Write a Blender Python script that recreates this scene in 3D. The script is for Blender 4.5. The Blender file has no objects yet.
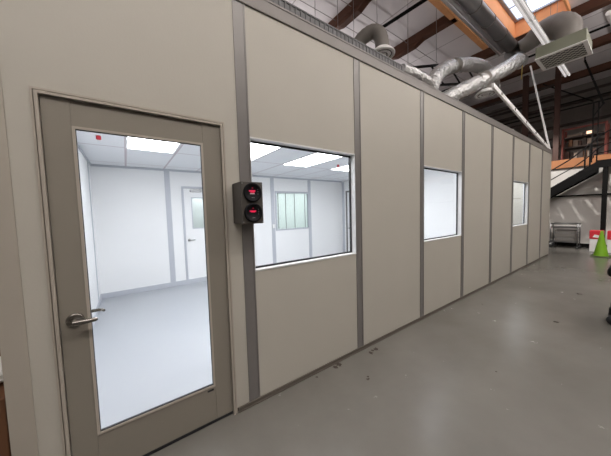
import bpy, bmesh, math, random
from mathutils import Vector, Matrix
random.seed(4)
C = bpy.context.scene.collection
PI = math.pi

# ------------------------------------------------------------------ materials
def mat(name, col, rough=0.6, metal=0.0, noise=0.04, scale=8.0, bump=0.0, spec=0.5, bscale=None, emit=None, estr=0.0):
    m = bpy.data.materials.new(name); m.use_nodes = True
    nt = m.node_tree; b = nt.nodes['Principled BSDF']
    b.inputs['Roughness'].default_value = rough
    b.inputs['Metallic'].default_value = metal
    b.inputs['Specular IOR Level'].default_value = spec
    tc = nt.nodes.new('ShaderNodeTexCoord')
    n = nt.nodes.new('ShaderNodeTexNoise'); n.inputs['Scale'].default_value = scale; n.inputs['Detail'].default_value = 5
    nt.links.new(tc.outputs['Object'], n.inputs['Vector'])
    mix = nt.nodes.new('ShaderNodeMix'); mix.data_type = 'RGBA'
    mix.inputs[6].default_value = (*[c*(1-noise) for c in col], 1)
    mix.inputs[7].default_value = (*[min(1, c*(1+noise)) for c in col], 1)
    nt.links.new(n.outputs['Fac'], mix.inputs[0]); nt.links.new(mix.outputs[2], b.inputs['Base Color'])
    if bump:
        n2 = nt.nodes.new('ShaderNodeTexNoise'); n2.inputs['Scale'].default_value = bscale or scale*3
        n2.inputs['Detail'].default_value = 3
        nt.links.new(tc.outputs['Object'], n2.inputs['Vector'])
        bp = nt.nodes.new('ShaderNodeBump'); bp.inputs['Strength'].default_value = bump; bp.inputs['Distance'].default_value = 0.02
        nt.links.new(n2.outputs['Fac'], bp.inputs['Height']); nt.links.new(bp.outputs['Normal'], b.inputs['Normal'])
    if emit:
        b.inputs['Emission Color'].default_value = (*emit, 1); b.inputs['Emission Strength'].default_value = estr
    return m

def glass_mat(name, tint=(0.96, 0.96, 0.965)):
    m = bpy.data.materials.new(name); m.use_nodes = True
    nt = m.node_tree; nt.nodes.clear()
    out = nt.nodes.new('ShaderNodeOutputMaterial'); tr = nt.nodes.new('ShaderNodeBsdfTransparent')
    gl = nt.nodes.new('ShaderNodeBsdfGlossy'); gl.inputs['Roughness'].default_value = 0.02
    tr.inputs['Color'].default_value = (*tint, 1)
    lw = nt.nodes.new('ShaderNodeLayerWeight'); lw.inputs['Blend'].default_value = .5
    pw = nt.nodes.new('ShaderNodeMath'); pw.operation = 'POWER'; nt.links.new(lw.outputs['Facing'], pw.inputs[0]); pw.inputs[1].default_value = 5
    fr = nt.nodes.new('ShaderNodeMath'); fr.operation = 'MULTIPLY_ADD'; nt.links.new(pw.outputs[0], fr.inputs[0]); fr.inputs[1].default_value = .3; fr.inputs[2].default_value = .02
    mx = nt.nodes.new('ShaderNodeMixShader')
    nt.links.new(fr.outputs[0], mx.inputs[0]); nt.links.new(tr.outputs[0], mx.inputs[1]); nt.links.new(gl.outputs[0], mx.inputs[2])
    nt.links.new(mx.outputs[0], out.inputs['Surface'])
    return m

def floor_mat():
    m = bpy.data.materials.new('sealed_concrete'); m.use_nodes = True
    nt = m.node_tree; b = nt.nodes['Principled BSDF']; L = nt.links.new
    tc = nt.nodes.new('ShaderNodeTexCoord')
    def noise(s, d=6, r=0.6):
        n = nt.nodes.new('ShaderNodeTexNoise'); n.inputs['Scale'].default_value = s; n.inputs['Detail'].default_value = d
        n.inputs['Roughness'].default_value = r; L(tc.outputs['Object'], n.inputs['Vector']); return n
    n1 = noise(0.9); n2 = noise(7); n3 = noise(40, 3)
    r = nt.nodes.new('ShaderNodeValToRGB')
    r.color_ramp.elements[0].position = 0.3; r.color_ramp.elements[0].color = (0.125, 0.119, 0.106, 1)
    r.color_ramp.elements[1].position = 0.72; r.color_ramp.elements[1].color = (0.165, 0.158, 0.144, 1)
    L(n1.outputs['Fac'], r.inputs[0])
    mx = nt.nodes.new('ShaderNodeMix'); mx.data_type = 'RGBA'; mx.blend_type = 'MULTIPLY'; mx.inputs[0].default_value = 0.04
    r2 = nt.nodes.new('ShaderNodeValToRGB'); r2.color_ramp.elements[0].position = .35; r2.color_ramp.elements[0].color = (.72, .71, .7, 1)
    r2.color_ramp.elements[1].position = .6
    L(n2.outputs['Fac'], r2.inputs[0]); L(r.outputs[0], mx.inputs[6]); L(r2.outputs[0], mx.inputs[7])
    # dark drips and scuffs on the concrete, each at its own spot
    sep = nt.nodes.new('ShaderNodeSeparateXYZ'); L(tc.outputs['Object'], sep.inputs[0])
    last = None
    for (x, y, rad) in SCUFFS:
        d = nt.nodes.new('ShaderNodeVectorMath'); d.operation = 'DISTANCE'; d.inputs[1].default_value = (x, y, 0)
        L(tc.outputs['Object'], d.inputs[0])
        a = nt.nodes.new('ShaderNodeMath'); a.operation = 'MULTIPLY_ADD'; L(n3.outputs['Fac'], a.inputs[0])
        a.inputs[1].default_value = rad*2.2; L(d.outputs['Value'], a.inputs[2])
        lt = nt.nodes.new('ShaderNodeMath'); lt.operation = 'LESS_THAN'; L(a.outputs[0], lt.inputs[0]); lt.inputs[1].default_value = rad*1.9
        if last is None: last = lt
        else:
            s = nt.nodes.new('ShaderNodeMath'); s.operation = 'MAXIMUM'; L(last.outputs[0], s.inputs[0]); L(lt.outputs[0], s.inputs[1]); last = s
    mx2 = nt.nodes.new('ShaderNodeMix'); mx2.data_type = 'RGBA'; L(last.outputs[0], mx2.inputs[0])
    L(mx.outputs[2], mx2.inputs[6]); mx2.inputs[7].default_value = (.055, .045, .038, 1)
    L(mx2.outputs[2], b.inputs['Base Color'])
    rr = nt.nodes.new('ShaderNodeMapRange'); rr.inputs[3].default_value = .26; rr.inputs[4].default_value = .28
    L(n2.outputs['Fac'], rr.inputs[0]); L(rr.outputs[0], b.inputs['Roughness'])
    b.inputs['Specular IOR Level'].default_value = 0.5
    return m

def grid_mat(name, col, line, sx, sy, ox, oy, w=0.02, rough=.8):
    """ceiling tiles in a metal grid: a line wherever the object x or y is a multiple of the tile size"""
    m = bpy.data.materials.new(name); m.use_nodes = True
    nt = m.node_tree; b = nt.nodes['Principled BSDF']; L = nt.links.new; b.inputs['Roughness'].default_value = rough
    tc = nt.nodes.new('ShaderNodeTexCoord'); sep = nt.nodes.new('ShaderNodeSeparateXYZ'); L(tc.outputs['Object'], sep.inputs[0])
    outs = []
    for i, (s, o) in enumerate(((sx, ox), (sy, oy))):
        a = nt.nodes.new('ShaderNodeMath'); a.operation = 'SUBTRACT'; L(sep.outputs[i], a.inputs[0]); a.inputs[1].default_value = o
        p = nt.nodes.new('ShaderNodeMath'); p.operation = 'PINGPONG'; L(a.outputs[0], p.inputs[0]); p.inputs[1].default_value = s/2
        l = nt.nodes.new('ShaderNodeMath'); l.operation = 'LESS_THAN'; L(p.outputs[0], l.inputs[0]); l.inputs[1].default_value = w/2
        outs.append(l)
    mm = nt.nodes.new('ShaderNodeMath'); mm.operation = 'MAXIMUM'; L(outs[0].outputs[0], mm.inputs[0]); L(outs[1].outputs[0], mm.inputs[1])
    mx = nt.nodes.new('ShaderNodeMix'); mx.data_type = 'RGBA'; L(mm.outputs[0], mx.inputs[0])
    mx.inputs[6].default_value = (*col, 1); mx.inputs[7].default_value = (*line, 1); L(mx.outputs[2], b.inputs['Base Color'])
    return m

def perf_mat():
    m = bpy.data.materials.new('perforated_grille'); m.use_nodes = True
    nt = m.node_tree; b = nt.nodes['Principled BSDF']; L = nt.links.new; b.inputs['Roughness'].default_value = .6
    tc = nt.nodes.new('ShaderNodeTexCoord'); ck = nt.nodes.new('ShaderNodeTexChecker'); ck.inputs['Scale'].default_value = 17
    L(tc.outputs['Object'], ck.inputs['Vector'])
    ck.inputs['Color1'].default_value = (.42, .42, .38, 1); ck.inputs['Color2'].default_value = (.03, .03, .03, 1)
    L(ck.outputs['Color'], b.inputs['Base Color'])
    return m

def duct_mat(name, col, rough=.35, ring=9.0, axis=0, bump=.25):
    m = mat(name, col, rough, .85, .18, 5, 0)
    nt = m.node_tree; b = nt.nodes['Principled BSDF']; L = nt.links.new
    tc = [n for n in nt.nodes if n.type == 'TEX_COORD'][0]
    n = nt.nodes.new('ShaderNodeTexNoise'); n.inputs['Scale'].default_value = ring; n.inputs['Detail'].default_value = 4
    L(tc.outputs['Object'], n.inputs['Vector'])
    bp = nt.nodes.new('ShaderNodeBump'); bp.inputs['Strength'].default_value = bump; bp.inputs['Distance'].default_value = .05
    L(n.outputs['Fac'], bp.inputs['Height']); L(bp.outputs[0], b.inputs['Normal'])
    return m

SCUFFS = [(1.26, -.106, .028), (1.36, -.09, .032), (1.31, -.085, .02), (.86, -.042, .035), (.805, -.05, .03), (.58, -.054, .014), (.916, -.355, .018), (.94, -.335, .014),
          (5.32, -1.117, .05), (3.64, -1.11, .032), (3.64, -.294, .014), (1.9, -1.0, .010)]
M = {}
M['floor'] = floor_mat()
M['panel'] = mat('beige_wall_panel', (.428, .410, .360), .55, 0, .03, 2.5, .03, .35, 90)
M['mullion'] = mat('brushed_aluminium_strip', (.19, .181, .174), .42, .25, .06, 12, 0)
M['trimtop'] = mat('grey_aluminium_trim', (.19, .176, .165), .5, .1, .05, 6, 0)
M['base'] = mat('base_track', (.105, .09, .075), .55, .1, .08, 10, 0)
M['door'] = mat('door_taupe_paint', (.222, .203, .170), .5, 0, .03, 3, .02, .35, 60)
M['frame'] = mat('door_frame_paint', (.37, .335, .285), .5, 0, .03, 5, 0)
M['black'] = mat('black_rubber', (.012, .013, .016), .5, 0, .2, 20, 0)
M['reveal'] = mat('white_window_frame', (.62, .63, .63), .4, 0, .03, 10, 0)
M['glass'] = glass_mat('clear_glass')
M['greenglass'] = glass_mat('greenish_glass', (.90, .94, .92))
M['inwall'] = mat('white_room_wall', (.88, .885, .89), .45, 0, .02, 3, 0)
M['instrip'] = mat('light_grey_strip', (.53, .55, .60), .45, .1, .03, 6, 0)
M['infloor'] = mat('white_vinyl_floor', (.39, .408, .435), .32, 0, .03, 2, 0)
M['inceil'] = grid_mat('white_ceiling_tiles', (.82, .83, .85), (.58, .52, .55), .63, 1.22, -.68, 1.33, .03)
M['lamp'] = mat('lit_diffuser', (.9, .9, .9), .5, 0, .01, 5, 0, emit=(.94, .968, 1.0), estr=10.0)
M['white'] = mat('white_paint', (.82, .82, .81), .45, 0, .03, 8, 0)
M['redcap'] = mat('red_plastic', (.65, .03, .05), .4, 0, .05, 10, 0)
M['darkbox'] = mat('dark_grey_casing', (.075, .068, .060), .5, .2, .06, 15, 0)
M['dial'] = mat('black_dial', (.008, .008, .010), .6, 0, .05, 15, 0, spec=.12)
M['led'] = mat('red_display', (.5, .01, .05), .4, 0, .05, 10, 0, emit=(1.0, .03, .12), estr=.38)
M['ledw'] = mat('pale_display', (.5, .4, .4), .4, 0, .05, 10, 0, emit=(1.0, .55, .6), estr=.15)
M['mark'] = mat('grey_print', (.25, .25, .25), .5, 0, .05, 10, 0)
M['nickel'] = mat('satin_nickel', (.24, .225, .205), .25, .95, .08, 20, 0)
M['roof'] = mat('white_roof_insulation', (.66, .63, .64), .75, 0, .10, 1.3, .25, .3, 2.2)
M['roofseam'] = mat('insulation_seam', (.36, .34, .34), .7, 0, .1, 6, 0)
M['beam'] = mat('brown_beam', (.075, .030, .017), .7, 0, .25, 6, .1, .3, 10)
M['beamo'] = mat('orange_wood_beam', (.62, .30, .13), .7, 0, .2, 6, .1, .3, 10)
M['curb'] = mat('orange_plywood', (.82, .36, .15), .7, 0, .15, 3, 0)
M['curbframe'] = mat('skylight_frame', (.45, .52, .62), .5, 0, .05, 6, 0)
M['galv'] = duct_mat('galvanised_steel', (.42, .42, .42), .42, 7, bump=.15)
M['galvd'] = duct_mat('dull_dark_steel', (.33, .33, .335), .34, 7, bump=.15)
M['foil'] = duct_mat('crinkled_foil', (.72, .73, .73), .26, 16, bump=1.0); M['foil'].node_tree.nodes['Principled BSDF'].inputs['Metallic'].default_value = .7
M['bright'] = mat('bright_galvanised', (.62, .62, .62), .3, .45, .08, 12)
M['ribbed'] = mat('ribbed_dark_metal', (.085, .085, .088), .5, .3, .1, 12)
M['wrap'] = mat('grey_duct_wrap', (.22, .205, .185), .6, .2, .15, 5, .15, .4, 12)
M['boxgreen'] = mat('grey_green_box', (.215, .225, .165), .55, .1, .08, 5, 0)
M['grille'] = perf_mat()
M['strut'] = mat('white_strut', (.85, .84, .83), .5, 0, .03, 8, 0)
M['pipe'] = mat('black_steel', (.005, .0048, .0048), .65, .0, .2, 10, 0, spec=.15)
M['wire'] = mat('hanger_wire', (.20, .19, .185), .5, .2, .1, 10, 0)
M['farwall'] = mat('far_wall_paint', (.62, .60, .57), .7, 0, .06, 2, 0)
M['farupper'] = mat('upper_wall_insulation', (.20, .18, .165), .8, 0, .15, 2, .2, .3, 4)
M['girt'] = mat('wall_girt', (.045, .03, .024), .7, 0, .2, 6, 0)
M['redcol'] = mat('red_brown_column', (.06, .024, .015), .6, 0, .15, 6, 0)
M['rack'] = mat('red_rack_paint', (.17, .03, .018), .55, 0, .1, 6, 0)
M['fascia'] = mat('orange_wood_fascia', (.40, .165, .065), .65, 0, .15, 3, 0)
M['cartm'] = mat('cart_steel', (.20, .20, .20), .35, .8, .1, 10, 0)
M['cone'] = mat('lime_green_plastic', (.23, .50, .02), .5, 0, .08, 6, 0)
M['coneb'] = mat('dark_cone_base', (.10, .13, .05), .6, 0, .08, 6, 0)
M['card'] = mat('brown_cardboard', (.17, .075, .035), .75, 0, .12, 6, 0)
M['bag'] = mat('white_plastic_bag', (.75, .75, .72), .5, 0, .05, 6, .3, .4, 14)
M['cream'] = mat('shelf_goods', (.25, .19, .15), .7, 0, .2, 9, 0)
M['bulb'] = mat('warm_lamp', (.9, .6, .4), .5, 0, .02, 5, 0, emit=(1.0, .62, .42), estr=1.6)
M['skyglass'] = glass_mat('skylight_glass', (.95, .96, 1.0))

# ------------------------------------------------------------------ mesh helpers
class MB:
    def __init__(s): s.bm = bmesh.new()
    def box(s, a, b, bev=0.0):
        t = bmesh.new(); bmesh.ops.create_cube(t, size=1)
        lo = Vector([min(a[i], b[i]) for i in range(3)]); hi = Vector([max(a[i], b[i]) for i in range(3)])
        for v in t.verts: v.co = Vector([(lo[i]+hi[i])/2+v.co[i]*(hi[i]-lo[i]) for i in range(3)])
        if bev: bmesh.ops.bevel(t, geom=t.edges[:], offset=bev, segments=2, affect='EDGES', profile=.5)
        return s._join(t)
    def _join(s, t, M4=None):
        if M4 is not None: bmesh.ops.transform(t, matrix=M4, verts=t.verts)
        me = bpy.data.meshes.new('tmp'); t.to_mesh(me); t.free(); s.bm.from_mesh(me); bpy.data.meshes.remove(me); return s
    def bar(s, p, q, w, h, bev=0):
        """rectangular bar from p to q, w across, h in the up direction"""
        p = Vector(p); q = Vector(q); d = q-p; L = d.length; x = d/L
        up = Vector((0, 0, 1)) if abs(x.z) < .95 else Vector((1, 0, 0))
        y = up.cross(x).normalized(); z = x.cross(y)
        t = bmesh.new(); bmesh.ops.create_cube(t, size=1)
        for v in t.verts: v.co = Vector((v.co.x*L, v.co.y*w, v.co.z*h))
        if bev: bmesh.ops.bevel(t, geom=t.edges[:], offset=bev, segments=2, affect='EDGES', profile=.5)
        R = Matrix((x, y, z)).transposed().to_4x4(); R.translation = (p+q)/2
        return s._join(t, R)
    def tube(s, pts, r, n=16, smooth_steps=0, ribs=0):
        pts = [Vector(p) for p in pts]
        rs = list(r) if isinstance(r, (list, tuple)) else [r]*len(pts)
        if smooth_steps:
            P = [pts[0]*2-pts[1]]+pts+[pts[-1]*2-pts[-2]]; RR = [rs[0]]+rs+[rs[-1]]; out = []; ro = []
            for i in range(1, len(P)-2):
                for k in range(smooth_steps):
                    t = k/smooth_steps
                    out.append(.5*((2*P[i])+(-P[i-1]+P[i+1])*t+(2*P[i-1]-5*P[i]+4*P[i+1]-P[i+2])*t*t+(-P[i-1]+3*P[i]-3*P[i+1]+P[i+2])*t**3))
                    ro.append(RR[i]*(1-t)+RR[i+1]*t)
            out.append(pts[-1]); ro.append(rs[-1]); pts, rs = out, ro
        if ribs: rs = [v*(1+ribs*(1 if i % 2 else -1)) for i, v in enumerate(rs)]
        bm = s.bm; rings = []; prev = None
        for i, p in enumerate(pts):
            d = (pts[min(i+1, len(pts)-1)]-pts[max(i-1, 0)]).normalized()
            if prev is None:
                u = Vector((0, 0, 1)).cross(d)
                if u.length < .1: u = Vector((1, 0, 0)).cross(d)
                u.normalize()
            else: u = (prev-d*prev.dot(d)).normalized()
            prev = u; w = d.cross(u)
            rings.append([bm.verts.new(p+(u*math.cos(2*PI*k/n)+w*math.sin(2*PI*k/n))*rs[i]) for k in range(n)])
        for a, b in zip(rings, rings[1:]):
            for k in range(n):
                f = bm.faces.new((a[k], a[(k+1) % n], b[(k+1) % n], b[k])); f.smooth = True
        bm.faces.new(rings[0][::-1]); bm.faces.new(rings[-1])
        return s
    def lathe(s, prof, o=(0, 0, 0), axis=(0, 0, 1), n=32):
        """prof: (radius, height) pairs turned about the axis through o"""
        bm = s.bm; o = Vector(o); ax = Vector(axis).normalized()
        u = ax.orthogonal().normalized(); w = ax.cross(u); rings = []
        for r, h in prof:
            if r < 1e-6: rings.append([bm.verts.new(o+ax*h)])
            else: rings.append([bm.verts.new(o+ax*h+(u*math.cos(2*PI*k/n)+w*math.sin(2*PI*k/n))*r) for k in range(n)])
        for a, b in zip(rings, rings[1:]):
            for k in range(n):
                if len(a) == 1 and len(b) == 1: continue
                if len(a) == 1: f = bm.faces.new((a[0], b[(k+1) % n], b[k]))
                elif len(b) == 1: f = bm.faces.new((a[k], a[(k+1) % n], b[0]))
                else: f = bm.faces.new((a[k], a[(k+1) % n], b[(k+1) % n], b[k]))
                f.smooth = True
        return s
    def prism(s, poly, off):
        bm = s.bm; off = Vector(off)
        a = [bm.verts.new(Vector(p)) for p in poly]; b = [bm.verts.new(Vector(p)+off) for p in poly]; n = len(a)
        bm.faces.new(a[::-1]); bm.faces.new(b)
        for k in range(n): bm.faces.new((a[k], a[(k+1) % n], b[(k+1) % n], b[k]))
        return s

ORG = {}
def obj(name, mb, m, parent=None):
    bm = mb.bm; bmesh.ops.recalc_face_normals(bm, faces=bm.faces[:])
    if parent is not None: o0 = ORG[parent.name]
    else:
        xs = [v.co for v in bm.verts]
        o0 = Vector(((min(v.x for v in xs)+max(v.x for v in xs))/2, (min(v.y for v in xs)+max(v.y for v in xs))/2, min(v.z for v in xs)))
        if m in KEEP: o0 = Vector((0, 0, 0))
    bmesh.ops.translate(bm, verts=bm.verts[:], vec=-o0)
    me = bpy.data.meshes.new(name); bm.to_mesh(me); bm.free(); me.materials.append(m)
    o = bpy.data.objects.new(name, me); C.objects.link(o)
    if parent is not None: o.parent = parent
    else: o.location = o0
    ORG[o.name] = o0 if parent is None else ORG[parent.name]
    return o
KEEP = [M['floor'], M['inceil']]      # these textures are laid out in room coordinates
def tag(o, label=None, cat=None, group=None, kind=None):
    for k, v in (('label', label), ('category', cat), ('group', group), ('kind', kind)):
        if v: o[k] = v
    return o
def thing(name, loc, label=None, cat=None, group=None, kind=None):
    o = bpy.data.objects.new(name, None); C.objects.link(o); o.location = loc; o.empty_display_size = .1
    ORG[o.name] = Vector(loc); return tag(o, label, cat, group, kind)
def copy_tree(o, parent=None):
    c = o.copy(); C.objects.link(c); c.parent = parent
    ORG[c.name] = ORG[o.name]
    for ch in list(o.children): copy_tree(ch, c)
    return c
def struct(name, mb, m, label, cat='wall'): return tag(obj(name, mb, m), label, cat, kind='structure')

S = 1.2192; H = 3.0; XL = -1.252; XR = 9.52; YB = 4.1; WB, WT = 1.055, 2.052; HW = .045

# ------------------------------------------------------------------ warehouse shell
struct('floor', MB().box((-7, -8, -.1), (17, 9, 0)), M['floor'], 'grey sealed concrete warehouse floor with dark scuffs beside the beige wall', 'floor')
r = MB(); SX0, SX1, SY0, SY1 = 6.0, 8.92, -.34, .76; RZ = 6.62
q_ = .041
r.box((-7, -8, RZ), (SX0-q_, 9, RZ+.1)); r.box((SX1+q_, -8, RZ), (17, 9, RZ+.1))
r.box((SX0-q_, -8, RZ), (SX1+q_, SY0-q_, RZ+.1)); r.box((SX0-q_, SY1+q_, RZ), (SX1+q_, 9, RZ+.1))
struct('ceiling', r, M['roof'], 'white insulated warehouse roof above brown beams and ducts', 'ceiling')
struct('wall_far', MB().box((12.3, -8, 0), (12.4, 9, 2.83)), M['farwall'], 'pale far wall behind the black stairs', 'wall')
struct('baseboard_far', MB().box((12.285, -8, 0), (12.3, 9, .12)), M['pipe'], 'black baseboard along the far wall behind the cart', 'baseboard')
struct('wall_upper', MB().box((15.4, -8, 2.9), (15.5, 9, 6.62)), M['farupper'], 'dim upper wall behind the mezzanine rack', 'wall')
struct('wall_right', MB().box((-7, -8.0, 0), (17, -7.9, 6.62)), M['farupper'], 'warehouse side wall', 'wall')
struct('wall_warehouse', MB().box((-7, 8.9, 0), (17, 9, 6.62)), M['farupper'], 'warehouse wall behind the white room', 'wall')
struct('wall_left', MB().box((-7, -7.9, 0), (-6.9, 9, 6.62)), M['farupper'], 'warehouse end wall', 'wall')

# ------------------------------------------------------------------ cleanroom outer wall
PT = .075
DL, DR, DT = -1.078, -.143, 2.132       # door opening with its frame
w = MB()
for k in range(-1, 8):
    a = k*S+HW if k >= 0 else -S+.055
    b = (k+1)*S-HW if k < 7 else XR-.03
    if k == -1:
        w.box((a, 0, .035), (DL, PT, H)); w.box((DR, 0, .035), (b, PT, H)); w.box((DL, 0, DT), (DR, PT, H))
    elif k in (0, 2, 5):
        w.box((a, 0, .035), (b, PT, WB-.012)); w.box((a, 0, WT+.012), (b, PT, H))
    else: w.box((a, 0, .035), (b, PT, H))
struct('wall_front', w, M['panel'], 'long beige panelled wall of the white room', 'wall')
n = 1
for k in range(0, 8):
    x = k*S; t = MB(); t.box((x-HW, -.002, .035), (x+HW, PT, H)); 
    t.box((x-HW, -.006, .035), (x-HW+.010, -.0015, H)); t.box((x+HW-.010, -.006, .035), (x+HW, -.0015, H))
    struct('trim_%d' % n, t, M['mullion'], 'grey aluminium strip %s on the beige wall' % ('beside the door behind the twin gauge box' if k == 0 else ('right of the large window', 'left of the middle window', 'right of the middle window', 'first past the middle window', 'left of the farthest window', 'right of the farthest window', 'nearest the far end')[k-1]), 'trim')
    n += 1
t = MB().box((XL, -.006, 0), (-S+.055, PT, H)); 
struct('trim_%d' % n, t, mat('corner_post', (.375, .345, .295), .5, .1, .03, 5), 'wide corner post left of the taupe door', 'trim'); n += 1
t = MB().box((XR-.03, -.006, 0), (XR+.03, PT, H))
struct('trim_%d' % n, t, M['panel'], 'corner post at the far end of the beige wall', 'trim'); n += 1
t = MB(); t.box((XL, -.009, H+.006), (XR+.03, PT, H+.104), .002); t.box((XL, -.004, H-.001), (XR+.03, PT, H+.006)); t.box((XL, -.013, H+.096), (XR+.03, -.008, H+.110))
struct('trim_%d' % n, t, M['trimtop'], 'grey top rail along the beige wall', 'trim'); n += 1
tag(obj('trim_%d' % n, MB().box((XL, -.0095, H+.0005), (XR+.03, -.0045, H+.0065)), M['base']), 'thin dark strip painted in for the shadow line under the top rail', 'trim', kind='structure'); n += 1  # dark strip stands in for the reveal's shadow line
t = MB().box((DR+.01, -.010, 0), (XR+.03, PT, .034)).box((DR+.01, -.016, 0), (XR+.03, -.009, .010))
struct('baseboard_front', t, M['base'], 'brown grey base track along the beige wall', 'baseboard')
t = MB().box((XL, -.010, 0), (DL-.005, PT, .034))
struct('baseboard_front.001', t, M['base'], 'short base track left of the taupe door', 'baseboard')
# end wall, interior walls
struct('wall_end', MB().box((XR-.04, PT, 0), (XR+.03, YB, H+.1)), M['panel'], 'far end wall of the white room', 'wall')
struct('wall_west', MB().box((XL, PT, 0), (XL+.012, YB, H+.1)), M['panel'], 'outer side of the white room beside the boxes', 'wall')
struct('wall_interior', MB().box((XL+.014, PT, 0), (XL+.06, YB, 2.55)), M['inwall'], 'white inner side wall seen left through the door glass', 'wall')
w = MB()
w.box((XL+.06, YB, 0), (.26, YB+.07, 2.55)); w.box((1.16, YB, 0), (2.53, YB+.07, 2.55)); w.box((.26, YB, 2.12), (1.16, YB+.07, 2.55))
w.box((2.53, YB, 0), (3.64, YB+.07, 1.04)); w.box((2.53, YB, 2.07), (3.64, YB+.07, 2.55)); w.box((3.64, YB, 0), (XR-.05, YB+.07, 2.55))
struct('wall_back', w, M['inwall'], 'white back wall inside the room', 'wall')
w = MB(); PX = 4.965
w.box((PX, PT, 0), (PX+.07, 2.98, 2.5)); w.box((PX, 3.90, 0), (PX+.07, YB, 2.5)); w.box((PX, 2.98, 2.13), (PX+.07, 3.90, 2.5))
struct('wall_partition', w, M['inwall'], 'white partition wall at the right inside the room', 'wall')
struct('wall_lining', MB().box((PX+.08, PT+.001, 0), (XR-.05, PT+.012, WB-.02)), M['inwall'], 'white lining under the window', 'wall')
struct('floor.001', MB().box((XL+.02, PT, 0), (XR-.04, 6.6, .004)), M['infloor'], 'glossy white floor inside the room', 'floor')
struct('ceiling.001', MB().box((XL+.014, PT, 2.46), (XR-.04, YB, 2.50)), M['inceil'], 'white tile ceiling inside the room', 'ceiling')
struct('ceiling.002', MB().box((XL+.014, PT, 3.0), (XR-.04, YB, 3.06)), M['trimtop'], 'top deck of the white room', 'ceiling')
# inner strips
def inner(x0, y0, x1, y1, z0, z1, lab, m='instrip'):
    global n
    struct('trim_%d' % n, MB().box((x0, y0, z0), (x1, y1, z1)), M[m], lab, 'trim'); n += 1
for k, lab in ((0, 'pale strip on the back wall seen mid door glass'), (1, 'pale strip right of the inner door'), (2, 'pale strip left of the inner window'), (3, 'pale strip right of the inner window')):
    inner(k*S+.0-.05, YB-.008, k*S+.05, YB, .1, 2.44, lab)
inner(1.80, YB-.012, 1.83, YB, .1, 2.44, 'thin dark line on the white back wall left of the inner window', 'mullion')
inner(XL+.06, YB-.014, PX, YB, .004, .10, 'pale base strip along the white back wall')
inner(XL+.06, YB-.014, PX, YB, 2.42, 2.46, 'pale ceiling strip along the white back wall')
inner(XL+.06, PT, XL+.075, YB-.02, .004, .10, 'pale base strip on the inner side wall')
inner(XL+.06, PT, XL+.075, YB-.02, 2.42, 2.46, 'pale ceiling strip on the inner side wall')
inner(PX-.012, 3.98, PX, 4.07, .1, 2.42, 'pale corner strip beside the side door')
for yy, lab in ((1.22, 'near pale strip on the inner side wall'), (2.44, 'middle pale strip on the inner side wall'), (3.66, 'far pale strip on the inner side wall')):
    inner(XL+.06, yy-.04, XL+.068, yy+.04, .1, 2.42, lab)
for yy, lab in ((.55, 'pale strip on the far inner wall'), ):
    inner(XR-.052, yy-.05, XR-.04, yy+.05, .004, 2.42, lab)

# room behind the inner window
w = MB(); w.box((1.5, 6.5, 0), (6.0, 6.56, 2.55)); w.box((1.44, YB+.08, 0), (1.5, 6.56, 2.55)); w.box((6.0, YB+.08, 0), (6.06, 6.56, 2.55))
struct('wall_rear', w, mat('greenish_white_wall', (.76, .80, .78), .6, 0, .03, 4), 'greenish white wall seen through the inner window', 'wall')
struct('ceiling.003', MB().box((1.44, YB+.08, 2.46), (6.06, 6.56, 2.5)), M['inceil'], 'ceiling beyond the inner window', 'ceiling')
for i, x in enumerate((3.97, 4.30, 4.71, 5.21)):
    inner(x-.011, 6.49, x+.011, 6.5, .0, 2.44, ('first', 'second', 'third', 'fourth')[i]+' thin line on the wall seen through the inner window, from the left', 'mullion')

# ------------------------------------------------------------------ windows
def window(num, x0, x1, label, y0=0.0, z0=WB, z1=WT, g='glass', depth=PT, room=False):
    o = thing('window_%d' % num, ((x0+x1)/2, y0, z0), label, 'window', kind='structure')
    f = MB(); t = .006
    f.box((x0, y0-.004, z0-.012), (x1, y0+depth, z0)); f.box((x0, y0-.004, z1), (x1, y0+depth, z1+.012))
    f.box((x0, y0-.002, z0), (x0+t, y0+depth, z1)); f.box((x1-t, y0-.002, z0), (x1, y0+depth, z1))
    obj('window_frame', f, M['reveal'], o)
    g0 = .014; yb = y0+depth-.022
    q = MB(); q.box((x0+t, yb, z0), (x0+t+g0, yb+.016, z1)); q.box((x1-t-g0, yb, z0), (x1-t, yb+.016, z1))
    q.box((x0+t+g0, yb, z0), (x1-t-g0, yb+.016, z0+g0)); q.box((x0+t+g0, yb, z1-g0), (x1-t-g0, yb+.016, z1))
    obj('gasket', q, M['black'], o)
    obj('pane', MB().box((x0+t+g0, yb+.006, z0+g0), (x1-t-g0, yb+.010, z1-g0)), M[g], o)
    return o
window(1, .045, S-.045, 'large nearest window between door and first grey strip, ceiling lights showing through')
window(2, 2*S+.045, 3*S-.045, 'middle window in the beige wall, blank white room inside')
window(3, 5*S+.045, 6*S-.045, 'farthest small window in the beige wall')
o = thing('window_4', (3.085, YB, 1.04), 'inner window in the white back wall seen through the large window', 'window', kind='structure')
f = MB()
for a, b in (((2.51, YB-.012, 1.02), (3.66, YB+.07, 1.06)), ((2.51, YB-.012, 2.03), (3.66, YB+.07, 2.08)), ((2.51, YB-.012, 1.06), (2.56, YB+.07, 2.03)), ((3.61, YB-.012, 1.06), (3.66, YB+.07, 2.03))): f.box(a, b)
obj('window_frame', f, M['instrip'], o); obj('pane', MB().box((2.56, YB+.03, 1.06), (3.61, YB+.036, 2.03)), M['greenglass'], o)

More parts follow.
